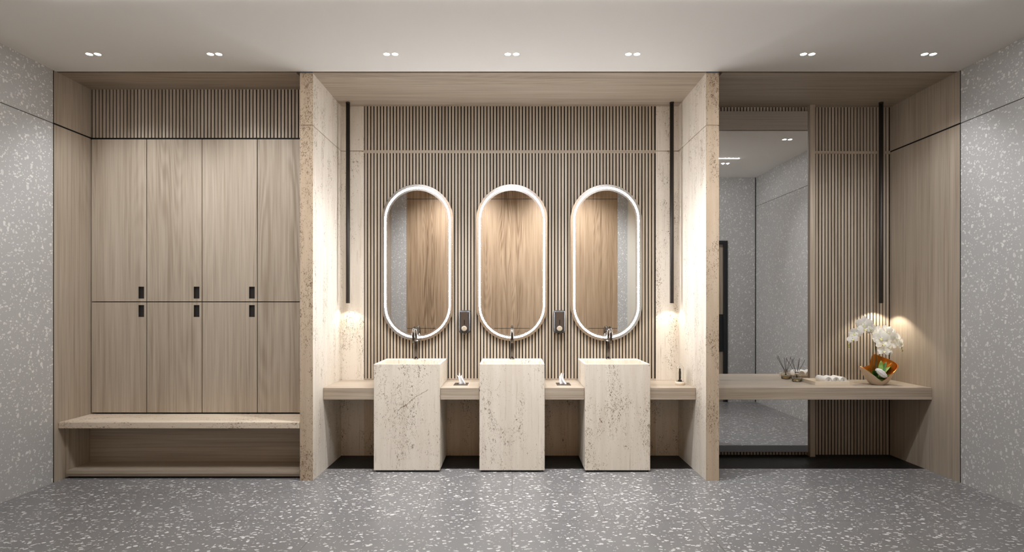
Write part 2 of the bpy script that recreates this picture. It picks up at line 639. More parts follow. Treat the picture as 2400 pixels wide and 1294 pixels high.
# right niche: slats, mirror fin
YR = K(KBR)
FX0, FX1 = PX(1899, 1.158), PX(1911, 1.158)
b = MB()
b.box(PRO, XR, YR + 0.04, YR + 0.14, 0, H, M['wood_v'])
struct(b.build('wall_back_right'))
slats('wall_slats_right_low', FX1, XR, YR, 0.002, 2.640, 'vertical oak slats behind the orchid')
slats('wall_slats_right_high', FX1, XR, YR, 2.664, H, 'vertical oak slats beside the hanging tube')
slats('wall_slats_mirror', PRO, FX0, YR, 0.002, H, 'oak slats behind the tall mirror')
b = MB()
b.box(FX1, XR, YR - 0.002, YR + 0.03, 2.640, 2.664, M['wood_h'])
struct(b.build('trim_4'), 'oak rail across the right slats')
b = MB()
b.box(FX0, FX1, K(1.158), YR + 0.03, 0.0, H, M['wood_v'])
struct(b.build('trim_5'), 'oak fin beside the tall mirror')

# left niche: slats above the lockers
YL = K(KL)
b = MB()
b.box(XL, PLO, YL + 0.42, YL + 0.5, 0, H, M['wood_v'])
struct(b.build('wall_back_left'))
slats('wall_slats_left', XL + 0.008, PLO - 0.002, YL + 0.004, 2.660, H, 'vertical oak slats above the lockers')
b = MB()
b.box(XL, PLO, YL + 0.006, YL + 0.06, 2.6492, 2.660, M['black'])
struct(b.build('trim_6'), 'black joint above the lockers')

# alcove behind the camera and the rear walls, seen in the mirrors
b = MB()
WX0, WX1 = -1.92, 1.92
for z0, z1 in ((0, 0.889), (0.897, 3.245), (3.253, ALC_H)):
    b.box(WX0, WX1, ALC_Y - 0.1, ALC_Y, z0, z1, M['wood_warm'])
b.box(WX0, WX1, ALC_Y - 0.1, ALC_Y - 0.02, 0, ALC_H, M['black'])
struct(b.build('wall_rear'), 'warm oak wall panel opposite the basins')
b = MB()
b.box(ALC_XL - 0.12, WX0, ALC_Y - 0.1, ALC_Y - 0.004, 0, ALC_H, M['terrazzo_wall'])
b.box(WX1, ALC_XR + 0.12, ALC_Y - 0.1, ALC_Y - 0.004, 0, ALC_H, M['terrazzo_wall'])
struct(b.build('wall_rear_terrazzo'))
b = MB()
b.box(ALC_XL - 0.1, ALC_XL, ALC_Y, ALC_F, 0, ALC_H, M['wood_v'])
struct(b.build('wall_alcove_left'))
b = MB()
b.box(ALC_XR, ALC_XR + 0.1, ALC_Y, ALC_F, 0, ALC_H, M['plaster'])
struct(b.build('wall_alcove_right'))
DX0, DX1, DZ = 2.42, 2.925, 2.19
b = MB()
b.box(-3.5, -2.35, REAR - 0.1, REAR, 0, H, M['terrazzo_wall'])
b.box(-2.45, ALC_XL, ALC_F - 0.1, ALC_F, 0, H, M['plaster'])
b.box(-2.45, -2.35, ALC_F, REAR - 0.1, 0, H, M['plaster'])
struct(b.build('wall_rear_left'))
b = MB()
b.box(DX1, XR - 0.014, REAR - 0.1, REAR, 0, H, M['terrazzo_wall'])
b.box(XR - 0.014, 3.43, REAR - 0.1, REAR - 0.004, 0, H, M['black'])
b.box(2.36, DX0, REAR - 0.1, REAR, 0, H, M['terrazzo_wall'])
b.box(DX0, DX1, REAR - 0.1, REAR, DZ, H, M['terrazzo_wall'])
b.box(ALC_XR, 2.46, ALC_F - 0.1, ALC_F, 0, H, M['plaster'])
b.box(2.36, 2.46, ALC_F, REAR - 0.1, 0, H, M['plaster'])
struct(b.build('wall_rear_right'), 'terrazzo rear wall seen in the tall mirror')
d = MB()
d.box(DX0 + 0.05, DX1 - 0.05, REAR - 0.07, REAR - 0.03, 0.005, DZ - 0.05, M['wood_v'])
door = struct(d.build('door_1'), 'oak door in a dark frame, seen in the tall mirror')
d = MB()
d.box(DX0, DX0 + 0.05, REAR - 0.09, REAR + 0.012, 0, DZ, M['door_dark'])
d.box(DX1 - 0.05, DX1, REAR - 0.09, REAR + 0.012, 0, DZ, M['door_dark'])
d.box(DX0 + 0.05, DX1 - 0.05, REAR - 0.09, REAR + 0.012, DZ - 0.05, DZ, M['door_dark'])
d.build('door_frame', door)
d = MB()
d.box(DX1 - 0.20, DX1 - 0.05, REAR - 0.032, REAR - 0.018, 0.68, 1.19, M['door_dark'])
d.build('push_plate', door)

# ------------------------------------------------------------------ lamps
def spot(name, loc, parent, watt, angle, blend, color, radius=0.02, tilt=0.0):
    l = bpy.data.lights.new(name, 'SPOT')
    l.energy = watt
    l.spot_size = math.radians(angle)
    l.spot_blend = blend
    l.color = color
    l.shadow_soft_size = radius
    o = bpy.data.objects.new(name, l)
    col.objects.link(o)
    o.parent = parent
    o.location = loc
    o.rotation_euler = (math.radians(tilt), 0, 0)
    return o


def downlight(x, y, watt, label, group, angle=104, blend=0.9, tilt=18):
    t = thing('downlight', label, 'ceiling light', (x, y, H), group)
    for s in (-1, 1):
        b = MB()
        b.lathe([(0.0205, -0.0001), (0.0205, -0.0012), (0.018, -0.0018)], M['lamp'], 28, (s * 0.029, 0, 0))
        b.build('lens', t)
        b = MB()
        b.lathe([(0.0208, 0.0), (0.0208, -0.0014), (0.0225, -0.0014), (0.0230, 0.0)], M['ceiling'], 32, (s * 0.029, 0, 0), False, False)
        b.build('trim_ring', t)
        spot('lamp', (s * 0.029, 0, -0.008), t, watt, angle, blend, NEUTRAL, 0.006, tilt)
    return t


G = 'twin downlights in the front row'
for px, w, lab in ((219, SPOT_W, 'twin round downlight in ceiling nearest the left terrazzo wall'),
                   (503, SPOT_W, 'twin round downlight in ceiling above the lockers, second from the left wall'),
                   (916, SPOT_CENTRE_W, 'twin round downlight in ceiling in front of the left oval mirror'),
                   (1200, SPOT_CENTRE_W, 'twin round downlight in the middle of the ceiling row'),
                   (1483, SPOT_CENTRE_W, 'twin round downlight in ceiling in front of the right oval mirror'),
                   (1893, SPOT_W, 'twin round downlight in ceiling in front of the tall mirror'),
                   (2177, SPOT_W, 'twin round downlight in ceiling nearest the right terrazzo wall')):
    mid = w == SPOT_CENTRE_W
    downlight(PX(px, 0.925), K(0.925), w, lab, G, 88 if mid else 104, 0.9, 9 if mid else 18)
downlight(2.61, K(0.69), REAR_W, 'twin downlight seen only in the tall mirror below the light line', 'rear downlights', 96, 0.9, 32)
downlight(-2.61, K(0.69), REAR_W, 'added fill downlight out of frame near the left wall', 'rear downlights', 96, 0.9, 32)  # added to balance the ambient light of the right-hand pair
for x, lab in ((-0.84, 'added fill downlight out of frame facing the left basin'), (0.0, 'added fill downlight out of frame facing the middle basin'),
               (0.84, 'added fill downlight out of frame facing the right basin')):
    downlight(x, K(0.69), FILL_CENTRE_W, lab, 'rear downlights', 84, 0.9, 48)  # unseen lamps added as frontal fill for the slats and basins
for x in (-0.9, 0.9):  # added lamps that brighten the oak panel reflected in the oval mirrors
    t = thing('downlight', 'added twin downlight in the unseen alcove ceiling, facing the oak panel', 'ceiling light', (x, K(0.12), ALC_H), 'added alcove lamps')
    for s in (-1, 1):
        b = MB()
        b.lathe([(0.0215, -0.0035), (0.0215, -0.0055), (0.018, -0.0062)], M['lamp'], 20, (s * 0.029, 0, 0))
        b.build('lens', t)
        spot('lamp', (s * 0.029, 0, -0.008), t, ALCOVE_W, 110, 0.8, NEUTRAL, 0.006, -28)
t = thing('linear_light', 'long thin white light line in the ceiling, seen in the tall mirror', 'ceiling light', (0, K(0.746), H))
b = MB()
b.box(-2.685, 2.685, -0.007, 0.007, -0.003, 0.0, M['slot'])
b.build('lens', t)


def pendant(x, kz, label, watt=PENDANT_W):
    y = K(kz)
    t = thing('pendant_tube', label, 'pendant light', (x, y, 1.33), 'hanging tube lamps')
    L = H - 1.33
    b = MB()
    b.lathe([(0.014, 0.004), (0.0165, 0.0), (0.0172, 0.003), (0.0172, L)], M['tube'], 28, cap0=False)
    b.build('tube', t)
    b = MB()
    b.lathe([(0.0174, L - 0.012), (0.0182, L - 0.010), (0.0182, L)], M['tube'], 28)
    b.build('ceiling_cap', t)
    b = MB()
    b.lathe([(0.0138, 0.006), (0.0138, 0.010)], M['lamp'], 24)
    b.build('lens', t)
    spot('lamp', (0, 0, -0.004), t, watt, 116, 0.35, (1.0, 0.90, 0.74), 0.006)


pendant(PX(815.5, 1.145), 1.145, 'dark hanging tube lamp in the left corner of the basin niche')
pendant(PX(1574.5, 1.145), 1.145, 'dark hanging tube lamp above the glass bell jar')
pendant(PX(2065, 1.145), 1.145, 'dark hanging tube lamp above the orchid', 8.0)

# ------------------------------------------------------------------ lockers
DW = 0.4446
LX0 = XL + 0.010


def locker(i, upper, label):
    x0 = LX0 + i * DW
    z0, z1 = (1.340, 2.649) if upper else (0.447, 1.340)
    t = thing('locker', label, 'locker', (x0, YL, z0), 'oak lockers above the bench')
    h = z1 - z0
    b = MB()
    m = M['wood_v']
    b.box(0.004, DW - 0.004, 0.022, 0.40, 0.003, h - 0.003, M['dark_back'])
    b.build('cabinet', t)
    hw, hh = 0.0455, 0.096
    hx0 = DW - 0.021 - hw
    hz0 = 0.026 if upper else h - 0.026 - hh
    g = 0.0035
    gz = 0.0035
    b = MB()
    m = M['wood_door']
    b.box(g, hx0, 0, 0.02, gz, h - gz, m)
    b.box(hx0 + hw, DW - g, 0, 0.02, gz, h - gz, m)
    b.box(hx0, hx0 + hw, 0, 0.02, gz, hz0, m)
    b.box(hx0, hx0 + hw, 0, 0.02, hz0 + hh, h - gz, m)
    d = b.build('door', t)
    b = MB()
    e = 0.002
    M_ = M['handle']
    b.box(hx0, hx0 + hw, 0.014, 0.0195, hz0, hz0 + hh, M_)
    b.box(hx0, hx0 + e, 0.001, 0.014, hz0, hz0 + hh, M_)
    b.box(hx0 + hw - e, hx0 + hw, 0.001, 0.014, hz0, hz0 + hh, M_)
    b.box(hx0 + e, hx0 + hw - e, 0.001, 0.014, hz0, hz0 + e, M_)
    b.box(hx0 + e, hx0 + hw - e, 0.001, 0.014, hz0 + hh - e, hz0 + hh, M_)
    hd = b.build('handle', d)
    hd['label'] = 'dark recessed pull'


names = ('first column, against the left oak wall', 'second column from the left oak wall',
         'third column from the left oak wall', 'last column, half hidden by the stone pier')
for i in range(4):
    locker(i, True, 'tall upper oak locker in the ' + names[i])
    locker(i, False, 'short lower oak locker in the ' + names[i])

# ------------------------------------------------------------------ bench
BF, BZ = K(0.9985), 0.438
t = thing('bench', 'travertine topped bench with open oak base under the lockers', 'bench', (XL, BF, 0))
bw = PLO - XL
b = MB()
b.box(0.002, bw - 0.003, 0, YL - BF + 0.02, BZ - 0.046, BZ, M['trav_bench'])
b.build('seat_slab', t, 0.002)['label'] = 'travertine seat slab'
yb = K(1.068) - BF
b = MB()
b.box(0.02, bw - 0.006, yb, yb + 0.02, 0.062, BZ - 0.046, M['wood_h'])
b.build('back_panel', t)
ysf = K(1.0117) - BF
for name, xa, xb in (('side_panel', 0.002, 0.02), ('side_panel', bw - 0.02, bw - 0.004)):
    b = MB()
    b.box(xa, xb, ysf + 0.01, yb + 0.02, 0.012, BZ - 0.046, M['wood_v'])
    b.build(name, t)
b = MB()
b.box(0.02, bw - 0.02, ysf, yb, 0.036, 0.062, M['wood_h'])
b.build('shelf', t, 0.001)
b = MB()
b.box(0.02, bw - 0.02, ysf + 0.012, yb, 0.014, 0.036, M['wood_h'])
b.box(0.02, bw - 0.02, ysf + 0.02, yb, 0.0, 0.014, M['black'])  # black strip stands in for the shadow at the foot of the plinth
b.build('plinth', t)

# ------------------------------------------------------------------ counters
CF = K(1.055)
BX = ((-1.0866, -0.567), (-0.256, 0.257), (0.573, 1.0866))     # basins
G = 'oak counters between the basins'


def counter(x0, x1, y1, label, group=None):
    t = thing('counter', label, 'counter', ((x0 + x1) / 2, CF, CT_B), group)
    w = (x1 - x0) / 2
    b = MB()
    b.box(-w, w, 0, y1 - CF, 0, CT_Z - CT_B, M['wood_h'])
    b.build('countertop', t, 0.002)
    return t


yc = YS - 0.004
e = 0.002
counter(PLI + e, BX[0][0] - e, K(KB) - e, 'oak wall counter between the left stone pier and the left basin', G)
counter(BX[0][1] + e, BX[1][0] - e, yc, 'short oak counter between the left and middle basins', G)
counter(BX[1][1] + e, BX[2][0] - e, yc, 'short oak counter between the middle and right basins', G)
counter(BX[2][1] + e, PRI - e, K(KB) - e, 'oak wall counter under the glass bell jar', G)
t = counter(PRO + e, XR - e, K(1.158) - e, 'long oak dressing counter carrying the orchid and towel tray')
cx = t.location.x
b = MB()
b.box(PRO + e - cx, FX0 - e - cx, K(1.158) - e - CF, K(1.163) - 0.001 - CF, 0, CT_Z - CT_B, M['wood_h'])
b.box(FX1 + e - cx, XR - e - cx, K(1.158) - e - CF, YR - 0.004 - CF, 0, CT_Z - CT_B, M['wood_h'])
b.build('back_strip', t)

# ------------------------------------------------------------------ basins
KBF = 1.051
BTOP = 0.849


def basin(x0, x1, mat, label):
    y0, y1 = K(KBF), K(KB) - 0.008
    w, dp = x1 - x0, y1 - y0
    t = thing('basin', label, 'basin', ((x0 + x1) / 2, y0, 0), 'travertine pedestal basins')
    hw = w / 2
    zb, zt = 0.014, BTOP
    r, rb = 0.017, 0.094             # rim thickness; the rear deck carries the tap
    zi = zt - 0.17
    b = MB()
    m = mat
    i = b.mi(m)
    V = b.bm.verts.new
    ob = [V(p) for p in ((-hw, 0, zb), (hw, 0, zb), (hw, dp, zb), (-hw, dp, zb))]
    ot = [V(p) for p in ((-hw, 0, zt), (hw, 0, zt), (hw, dp, zt), (-hw, dp, zt))]
    it = [V(p) for p in ((-hw + r, r, zt), (hw - r, r, zt), (hw - r, dp - rb, zt), (-hw + r, dp - rb, zt))]
    ib = [V(p) for p in ((-hw + r, r, zi), (hw - r, r, zi), (hw - r, dp - rb, zi - 0.012), (-hw + r, dp - rb, zi - 0.012))]
    F = b.bm.faces.new
    F(ob[::-1]); F(ib)
    for k in range(4):
        j = (k + 1) % 4
        F((ob[k], ob[j], ot[j], ot[k]))
        F((ot[k], ot[j], it[j], it[k]))
        F((it[k], it[j], ib[j], ib[k]))
    b.build('body', t, 0.0025)
    b = MB()
    b.box(-hw + 0.012, hw - 0.012, 0.012, dp - 0.01, 0, zb, M['black'])
    b.build('plinth', t)
    b = MB()
    b.box(-0.09, 0.09, dp - rb - 0.05, dp - rb - 0.035, zi - 0.0115, zi - 0.008, M['gun'])
    b.build('drain', t)
    return t


trv = {}
trv[0] = travertine('travertine basin with vein', density=0.7, more=0.012, thr=0.5, spread=0.0, vein=((-0.07, 0.485), (0.165, 0.655)))
trv[1] = travertine('travertine basin streaked', density=0.85, more=0.012, thr=0.5)
trv[2] = travertine('travertine basin clustered', density=0.8, more=0.012, thr=0.4, loc=(0.4, 0, 0.2))
basin(*BX[0], trv[0], 'travertine pedestal basin with a diagonal crack, nearest the left pier')
basin(*BX[1], trv[1], 'travertine pedestal basin with streaked pits, in the middle')
basin(*BX[2], trv[2], 'travertine pedestal basin with a pit cluster near its top, nearest the right pier')


def faucet(x, label):
    y = K(1.1505)
    t = thing('faucet', label, 'tap', (x, y, BTOP), 'gooseneck taps')
    b = MB()
    b.lathe([(0.021, 0), (0.021, 0.003), (0.0175, 0.005), (0.017, 0.010)], M['gun'], 28)
    b.build('base_ring', t)
    b = MB()
    b.lathe([(0.0165, 0.008), (0.0158, 0.10), (0.0140, 0.150), (0.0122, 0.165)], M['gun'], 28)
    b.build('post', t)
    R = 0.064
    zc = 0.286 - R - 0.0125
    pts = [(0, 0, 0.145), (0, 0, zc)]
    for k in range(1, 17):
        a = math.pi * k / 16
        pts.append((0, -R + R * math.cos(a), zc + R * math.sin(a)))
    pts += [(0, -2 * R, zc - 0.03), (0, -2 * R, zc - 0.062)]
    b = MB()
    b.tube(pts, 0.0122, M['gun'], 20)
    b.build('spout', t)
    b = MB()
    b.lathe([(0.0095, zc - 0.066), (0.0118, zc - 0.0655), (0.0118, zc - 0.060)], M['gun_dark'], 20, (0, -2 * R, 0))
    b.build('aerator', t)
    return t


for (x0, x1), lab in zip(BX, ('gunmetal gooseneck tap on the basin with the diagonal crack', 'gunmetal gooseneck tap on the middle basin',
                             'gunmetal gooseneck tap on the basin nearest the right pier')):
    faucet((x0 + x1) / 2, lab)


# ------------------------------------------------------------------ oval mirrors
def stadium(w, h, n=28):
    r = w / 2
    s = h / 2 - r
    p = []
    for k in range(n + 1):
        a = math.pi * k / n
        p.append((r * math.cos(a), s + r * math.sin(a)))
    for k in range(n + 1):
        a = math.pi + math.pi * k / n
        p.append((r * math.cos(a), -s + r * math.sin(a)))
    return p


MW, MH, KM = 0.618, 1.357, 1.158


def oval_mirror(x, label):
    ym = K(KM)
    t = thing('oval_mirror', label, 'mirror', (x, ym, 1.682), 'lit oval mirrors')
    dp = YS - ym - 0.001

    def band(outer, inner, ya, yb_, mat, name):
        b = MB()
        A, B_ = stadium(*outer), stadium(*inner)
        rows = [[(p[0], ya, p[1]) for p in A], [(p[0], ya, p[1]) for p in B_],
                [(p[0], yb_, p[1]) for p in B_], [(p[0], yb_, p[1]) for p in A], [(p[0], ya, p[1]) for p in A]]
        b.rings(rows, mat, False, False, True, False)
        bmesh.ops.remove_doubles(b.bm, verts=b.bm.verts, dist=1e-6)
        return b.build(name, t)
    band((MW - 0.002, MH - 0.002), (MW - 0.05, MH - 0.05), 0.006, dp, M['glass_frame'], 'frame')
    b = MB()
    A = stadium(MW, MH)
    b.rings([[(p[0], 0.0, p[1]) for p in A], [(p[0], 0.006, p[1]) for p in A]], M['mirror'], smooth=False)
    b.build('glass', t)
    g = 0.024
    band((MW - 0.004, MH - 0.004), (MW - 0.11, MH - 0.11), -0.0006, -0.0001, M['frosted'], 'frosted_band')
    w = 0.013
    band((MW - 2 * g, MH - 2 * g), (MW - 2 * g - 2 * w, MH - 2 * g - 2 * w), -0.006, -0.0007, M['led'], 'light_strip')['label'] = 'glowing light ring'
    return t


for px, lab in ((978.5, 'oval mirror with glowing ring above the basin with the diagonal crack'),
                (1199.5, 'oval mirror with glowing ring above the middle basin'),
                (1421, 'oval mirror with glowing ring above the basin nearest the right pier')):
    oval_mirror(PX(px, KM), lab)

# tall mirror
t = thing('wall_mirror', 'tall frameless mirror behind the dressing counter', 'mirror', (PRO, K(1.163), 0.036))
b = MB()
b.box(0.002, FX0 - PRO - 0.001, 0, 0.006, 0, 3.0 - 0.036, M['mirror'])
b.build('glass', t)
b = MB()
b.box(0.01, FX0 - PRO - 0.01, 0.006, YR - K(1.163) - 0.001, 0.03, 2.9, M['black'])
b.build('backing', t)


# ------------------------------------------------------------------ soap dispensers
def rrect(w, h, r, n=6):
    p = []
    for cx, cz, a0 in ((w / 2 - r, h / 2 - r, 0), (-w / 2 + r, h / 2 - r, 90), (-w / 2 + r, -h / 2 + r, 180), (w / 2 - r, -h / 2 + r, 270)):
        for k in range(n + 1):
            a = math.radians(a0 + 90 * k / n)
            p.append((cx + r * math.cos(a), cz + r * math.sin(a)))
    return p


def soap(x, label):
    t = thing('soap_dispenser', label, 'soap dispenser', (x, YS - 0.001, 1.171), 'wall soap dispensers')
    w, h = 0.098, 0.196

    def ring(sx, sz, r, y, dz=0):
        return [(p[0], y, p[1] + dz) for p in rrect(sx, sz, r)]
    b = MB()
    b.rings([ring(w - 0.01, h - 0.01, 0.014, 0), ring(w - 0.006, h - 0.006, 0.016, -0.012)], M['black'])
    b.build('back_plate', t)
    b = MB()
    b.rings([ring(w, h, 0.018, -0.012), ring(w, h, 0.018, -0.06), ring(w - 0.008, h - 0.008, 0.016, -0.074), ring(w - 0.026, h - 0.026, 0.012, -0.082)], M['gun_dark'])
    b.build('cover', t)
    b = MB()
    b.rings([ring(w - 0.034, h - 0.05, 0.006, -0.0815, 0.008), ring(w - 0.036, h - 0.052, 0.006, -0.0835, 0.008)], M['panel_dark'])
    b.build('front_panel', t)
    b = MB()
    b.rings([ring(0.007, 0.042, 0.003, -0.083, -0.004), ring(0.006, 0.041, 0.003, -0.0848, -0.004)], M['black'])
    b.build('level_window', t)
    b = MB()
    b.lathe([(0.023, 0.080), (0.023, 0.087), (0.019, 0.091), (0.010, 0.0905)], M['ivory'], 32, (-0.001, 0, -0.058), axis='y')
    b.build('push_button', t)['label'] = 'round ivory push button'
    b = MB()
    b.lathe([(0.008, 0.0), (0.007, 0.014)], M['gun'], 16, (0, -0.045, -h / 2 - 0.013))
    b.build('nozzle', t)


soap(PX(1089, 1.155), 'dark soap dispenser with ivory button between left and middle mirrors')
soap(PX(1311, 1.155), 'dark soap dispenser with ivory button between middle and right mirrors')


# ------------------------------------------------------------------ tissue holders in the counters
def tissue_holder(px, label, seed):
    x, y = PX(px, 1.1036), K(1.1036)
    t = thing('tissue_holder', label, 'tissue holder', (x, y, CT_Z), 'tissue holders in the counters')
    b = MB()
    w, dpt = 0.057, 0.075
    s0, s1 = 0.034, 0.012
    z = 0.003
    b.box(-w, w, -dpt, -s1, 0.0, z, M['plate'])
    b.box(-w, w, s1, dpt, 0.0, z, M['plate'])
    b.box(-w, -s0, -s1, s1, 0.0, z, M['plate'])
    b.box(s0, w, -s1, s1, 0.0, z, M['plate'])
    b.build('plate', t)
    b = MB()
    b.box(-s0, s0, -s1, s1, 0.0, 0.001, M['black'])
    b.build('slot', t)
    b = MB()
    rnd = random.Random(seed)
    rows = []
    n, mrow = 14, 7
    ph = rnd.uniform(0, 6)
    for j in range(mrow):
        f = j / (mrow - 1)
        zz = 0.001 + 0.082 * f
        wid = 0.030 - 0.016 * math.sin(f * math.pi * 0.55) + 0.010 * max(0, f - 0.6)
        lean = -0.004 + 0.012 * math.sin(f * 3 + ph)
        row = []
        for k in range(n):
            u = k / (n - 1) * 2 - 1
            yy = 0.012 * math.sin(u * 4.2 + f * 2.2 + ph) * (0.5 + 0.8 * f)
            top = 0.016 * (math.sin(u * 5 + ph) - 0.3 * abs(u)) * (1 if j == mrow - 1 else 0.15 * f)
            row.append((lean + u * wid, yy, zz + top))
        rows.append(row)
    b.rings(rows, M['tissue'], False, False, False)
    o = b.build('tissue', t)
    o['label'] = 'white tissue pulled up through the slot'
    md = o.modifiers.new('solid', 'SOLIDIFY')
    md.thickness = 0.0015
    o.modifiers.new('sub', 'SUBSURF').render_levels = 2


tissue_holder(1081, 'white tissue in a dark counter slot between left and middle basins', 3)
tissue_holder(1320, 'white tissue in a dark counter slot between middle and right basins', 11)

# ------------------------------------------------------------------ glass bell jar
x, y = PX(1593.5, 1.098), K(1.098)
t = thing('bell_jar', 'clear glass bell jar on a pale round base beside the right pier', 'jar', (x, y, CT_Z))
b = MB()
b.lathe([(0.037, 0), (0.039, 0.002), (0.039, 0.024), (0.037, 0.026), (0.0, 0.026)], M['tray'], 40, cap1=False)
b.build('base', t)
b = MB()
prof = [(0.033, 0.0265), (0.033, 0.128)]
for k in range(1, 9):
    a = math.pi / 2 * k / 8
    prof.append((0.033 * math.cos(a) + 0.0004, 0.128 + 0.033 * math.sin(a)))
inner = [(max(r - 0.0022, 0.0003), h - (0.0022 if h > 0.128 else 0)) for r, h in prof][::-1]
b.lathe(prof + inner, M['glass'], 40, cap0=False, cap1=False)
b.build('glass_dome', t)
b = MB()
b.lathe([(0.014, 0.0262), (0.016, 0.030), (0.016, 0.037), (0.006, 0.041)], M['white_trim'], 24)
b.build('figurine_base', t)
b = MB()
b.lathe([(0.005, 0.040), (0.009, 0.055), (0.008, 0.08), (0.010, 0.1), (0.006, 0.118), (0.0075, 0.126), (0.004, 0.134)], M['ivory'], 20)
b.build('figurine', t)
b = MB()
b.lathe([(0.006, 0.1602), (0.009, 0.166), (0.009, 0.171), (0.005, 0.176)], M['glass'], 24)
b.build('knob', t)

# ------------------------------------------------------------------ tray and towels
TX0, TX1, TY0, TY1 = 2.470, 2.755, K(1.0893), K(1.140)
t = thing('tray', 'shallow cream tray holding rolled towels on the dressing counter', 'tray', (TX0, TY0, CT_Z))
b = MB()
w, dpt, th, hh = TX1 - TX0, TY1 - TY0, 0.008, 0.030
b.box(0, w, 0, dpt, 0, 0.006, M['tray'])
b.box(0, w, 0, th, 0.006, hh, M['tray'])
b.box(0, w, dpt - th, dpt, 0.006, hh, M['tray'])
b.box(0, th, th, dpt - th, 0.006, hh, M['tray'])
b.box(w - th, w, th, dpt - th, 0.006, hh, M['tray'])
b.build('tray_body', t, 0.001)


tw = NT('white terry towel')
tw.b.inputs['Base Color'].default_value = lin(240, 237, 231)
tw.b.inputs['Roughness'].default_value = 0.95
tw.b.inputs['Sheen Weight'].default_value = 0.3
tw.bump(tw.noise(tw.objco(), 420, 2), 0.5, 0.002)


def towel(x, y0, L, label, rot=0.0):
    r = 0.030
    t = thing('rolled_towel', label, 'towel', (x, y0, CT_Z + 0.0062 + r), 'rolled towels in the tray')
    turns, n = 3.6, 120
    thick = 0.0062
    pts_o, pts_i = [], []
    for k in range(n + 1):
        f = k / n
        a = f * turns * 2 * math.pi + rot
        ro = 0.0055 + (r - 0.0055) * f
        pts_o.append((ro * math.cos(a), ro * math.sin(a)))
        ri = max(ro - thick, 0.001)
        pts_i.append((ri * math.cos(a), ri * math.sin(a)))
    loop = pts_o + pts_i[::-1]
    b = MB()
    rows = []
    for yy, s in ((0.004, 0.965), (0.0, 0.985), (0.003, 1.0), (L * 0.5, 1.0), (L - 0.003, 1.0), (L, 0.97)):
        rows.append([(p[0] * s, yy + (0.0), p[1] * s) for p in loop])
    i = b.mi(tw.m)
    vv = [[b.bm.verts.new(p) for p in r_] for r_ in rows]
    N = len(loop)
    for a_, c_ in zip(vv[:-1], vv[1:]):
        for k in range(N):
            f = b.bm.faces.new((a_[k], a_[(k + 1) % N], c_[(k + 1) % N], c_[k]))
            f.smooth = True
    for row in (vv[0], vv[-1]):
        for k in range(n):
            b.bm.faces.new((row[k], row[k + 1], row[N - 2 - k], row[N - 1 - k]))
    b.build('roll', t)
    b = MB()
    b.lathe([(0.0050, -0.007), (0.0056, -0.02), (0.0056, -L + 0.01)], tw.m, 16, axis='y')
    b.build('core', t)


YT = K(1.0945)
towel(2.592, YT, 0.155, 'rolled white towel at the left of the tray', 0.4)
towel(2.655, YT, 0.155, 'rolled white towel in the middle of the tray', 1.7)
towel(2.7165, YT, 0.155, 'rolled white towel at the right of the tray', 0.9)

# ------------------------------------------------------------------ reed diffuser
x, y = 2.428, K(1.140)
t = thing('reed_diffuser', 'glass reed diffuser with dark sticks in front of the tall mirror', 'diffuser', (x, y, CT_Z))
b = MB()
prof = [(0.034, 0.0), (0.0375, 0.003), (0.0375, 0.040), (0.033, 0.050), (0.016, 0.056), (0.0145, 0.060), (0.0145, 0.076), (0.0165, 0.078)]
inn = [(r - 0.0025, max(h, 0.004)) for r, h in prof][::-1]
b.lathe(prof + inn, M['glass'], 32, cap0=True, cap1=True)
b.build('bottle', t)
b = MB()
b.lathe([(0.0335, 0.0045), (0.0345, 0.008), (0.0345, 0.030)], M['liquid'], 32)
b.build('oil', t)
b = MB()
b.lathe([(0.0152, 0.061), (0.0175, 0.0615), (0.0175, 0.073), (0.0152, 0.0735)], M['champagne'], 28, cap0=False, cap1=False)
b.build('collar', t)
for dx, dy, h in ((-0.085, 0.01, 0.196), (-0.062, -0.02, 0.203), (-0.026, 0.025, 0.19), (0.012, -0.012, 0.186), (0.036, 0.02, 0.199), (0.074, 0.008, 0.186)):
    b = MB()
    f = 0.09
    b.tube([(-dx * f, -dy * f, 0.034), (dx * 0.14, dy * 0.14, 0.074), (dx, dy, h)], 0.0017, M['reed'], 8)
    b.build('reed_stick', t)

# ------------------------------------------------------------------ orchid
OX, OY = 3.005, K(1.098)
t = thing('potted_orchid', 'white orchid in a slanted champagne bowl with copper lining on the dressing counter', 'orchid', (OX, OY, CT_Z))


def rim(a):          # a: 0 right, 90 back, 180 left, 270 front
    keys = [(0, 0.168), (30, 0.196), (60, 0.224), (76, 0.244), (84, 0.236), (92, 0.150), (130, 0.128), (165, 0.142), (182, 0.154), (202, 0.134), (230, 0.086), (252, 0.046), (266, 0.034), (282, 0.052), (310, 0.106), (338, 0.146), (360, 0.168)]
    a = a % 360
    for (a0, h0), (a1, h1) in zip(keys[:-1], keys[1:]):
        if a0 <= a <= a1:
            f = (a - a0) / (a1 - a0)
            return h0 + (h1 - h0) * f
    return 0.15


def bowl_pt(a, z, off=0.0):
    f = max(0.0, min(1.0, z / 0.17))
    rx = 0.052 + 0.108 * f ** 0.72 + max(0.0, z - 0.17) * 0.12
    ry = 0.040 + 0.066 * f ** 0.72
    rx -= off
    ry -= off
    ar = math.radians(a)
    return (rx * math.cos(ar), ry * math.sin(ar), max(z, off))


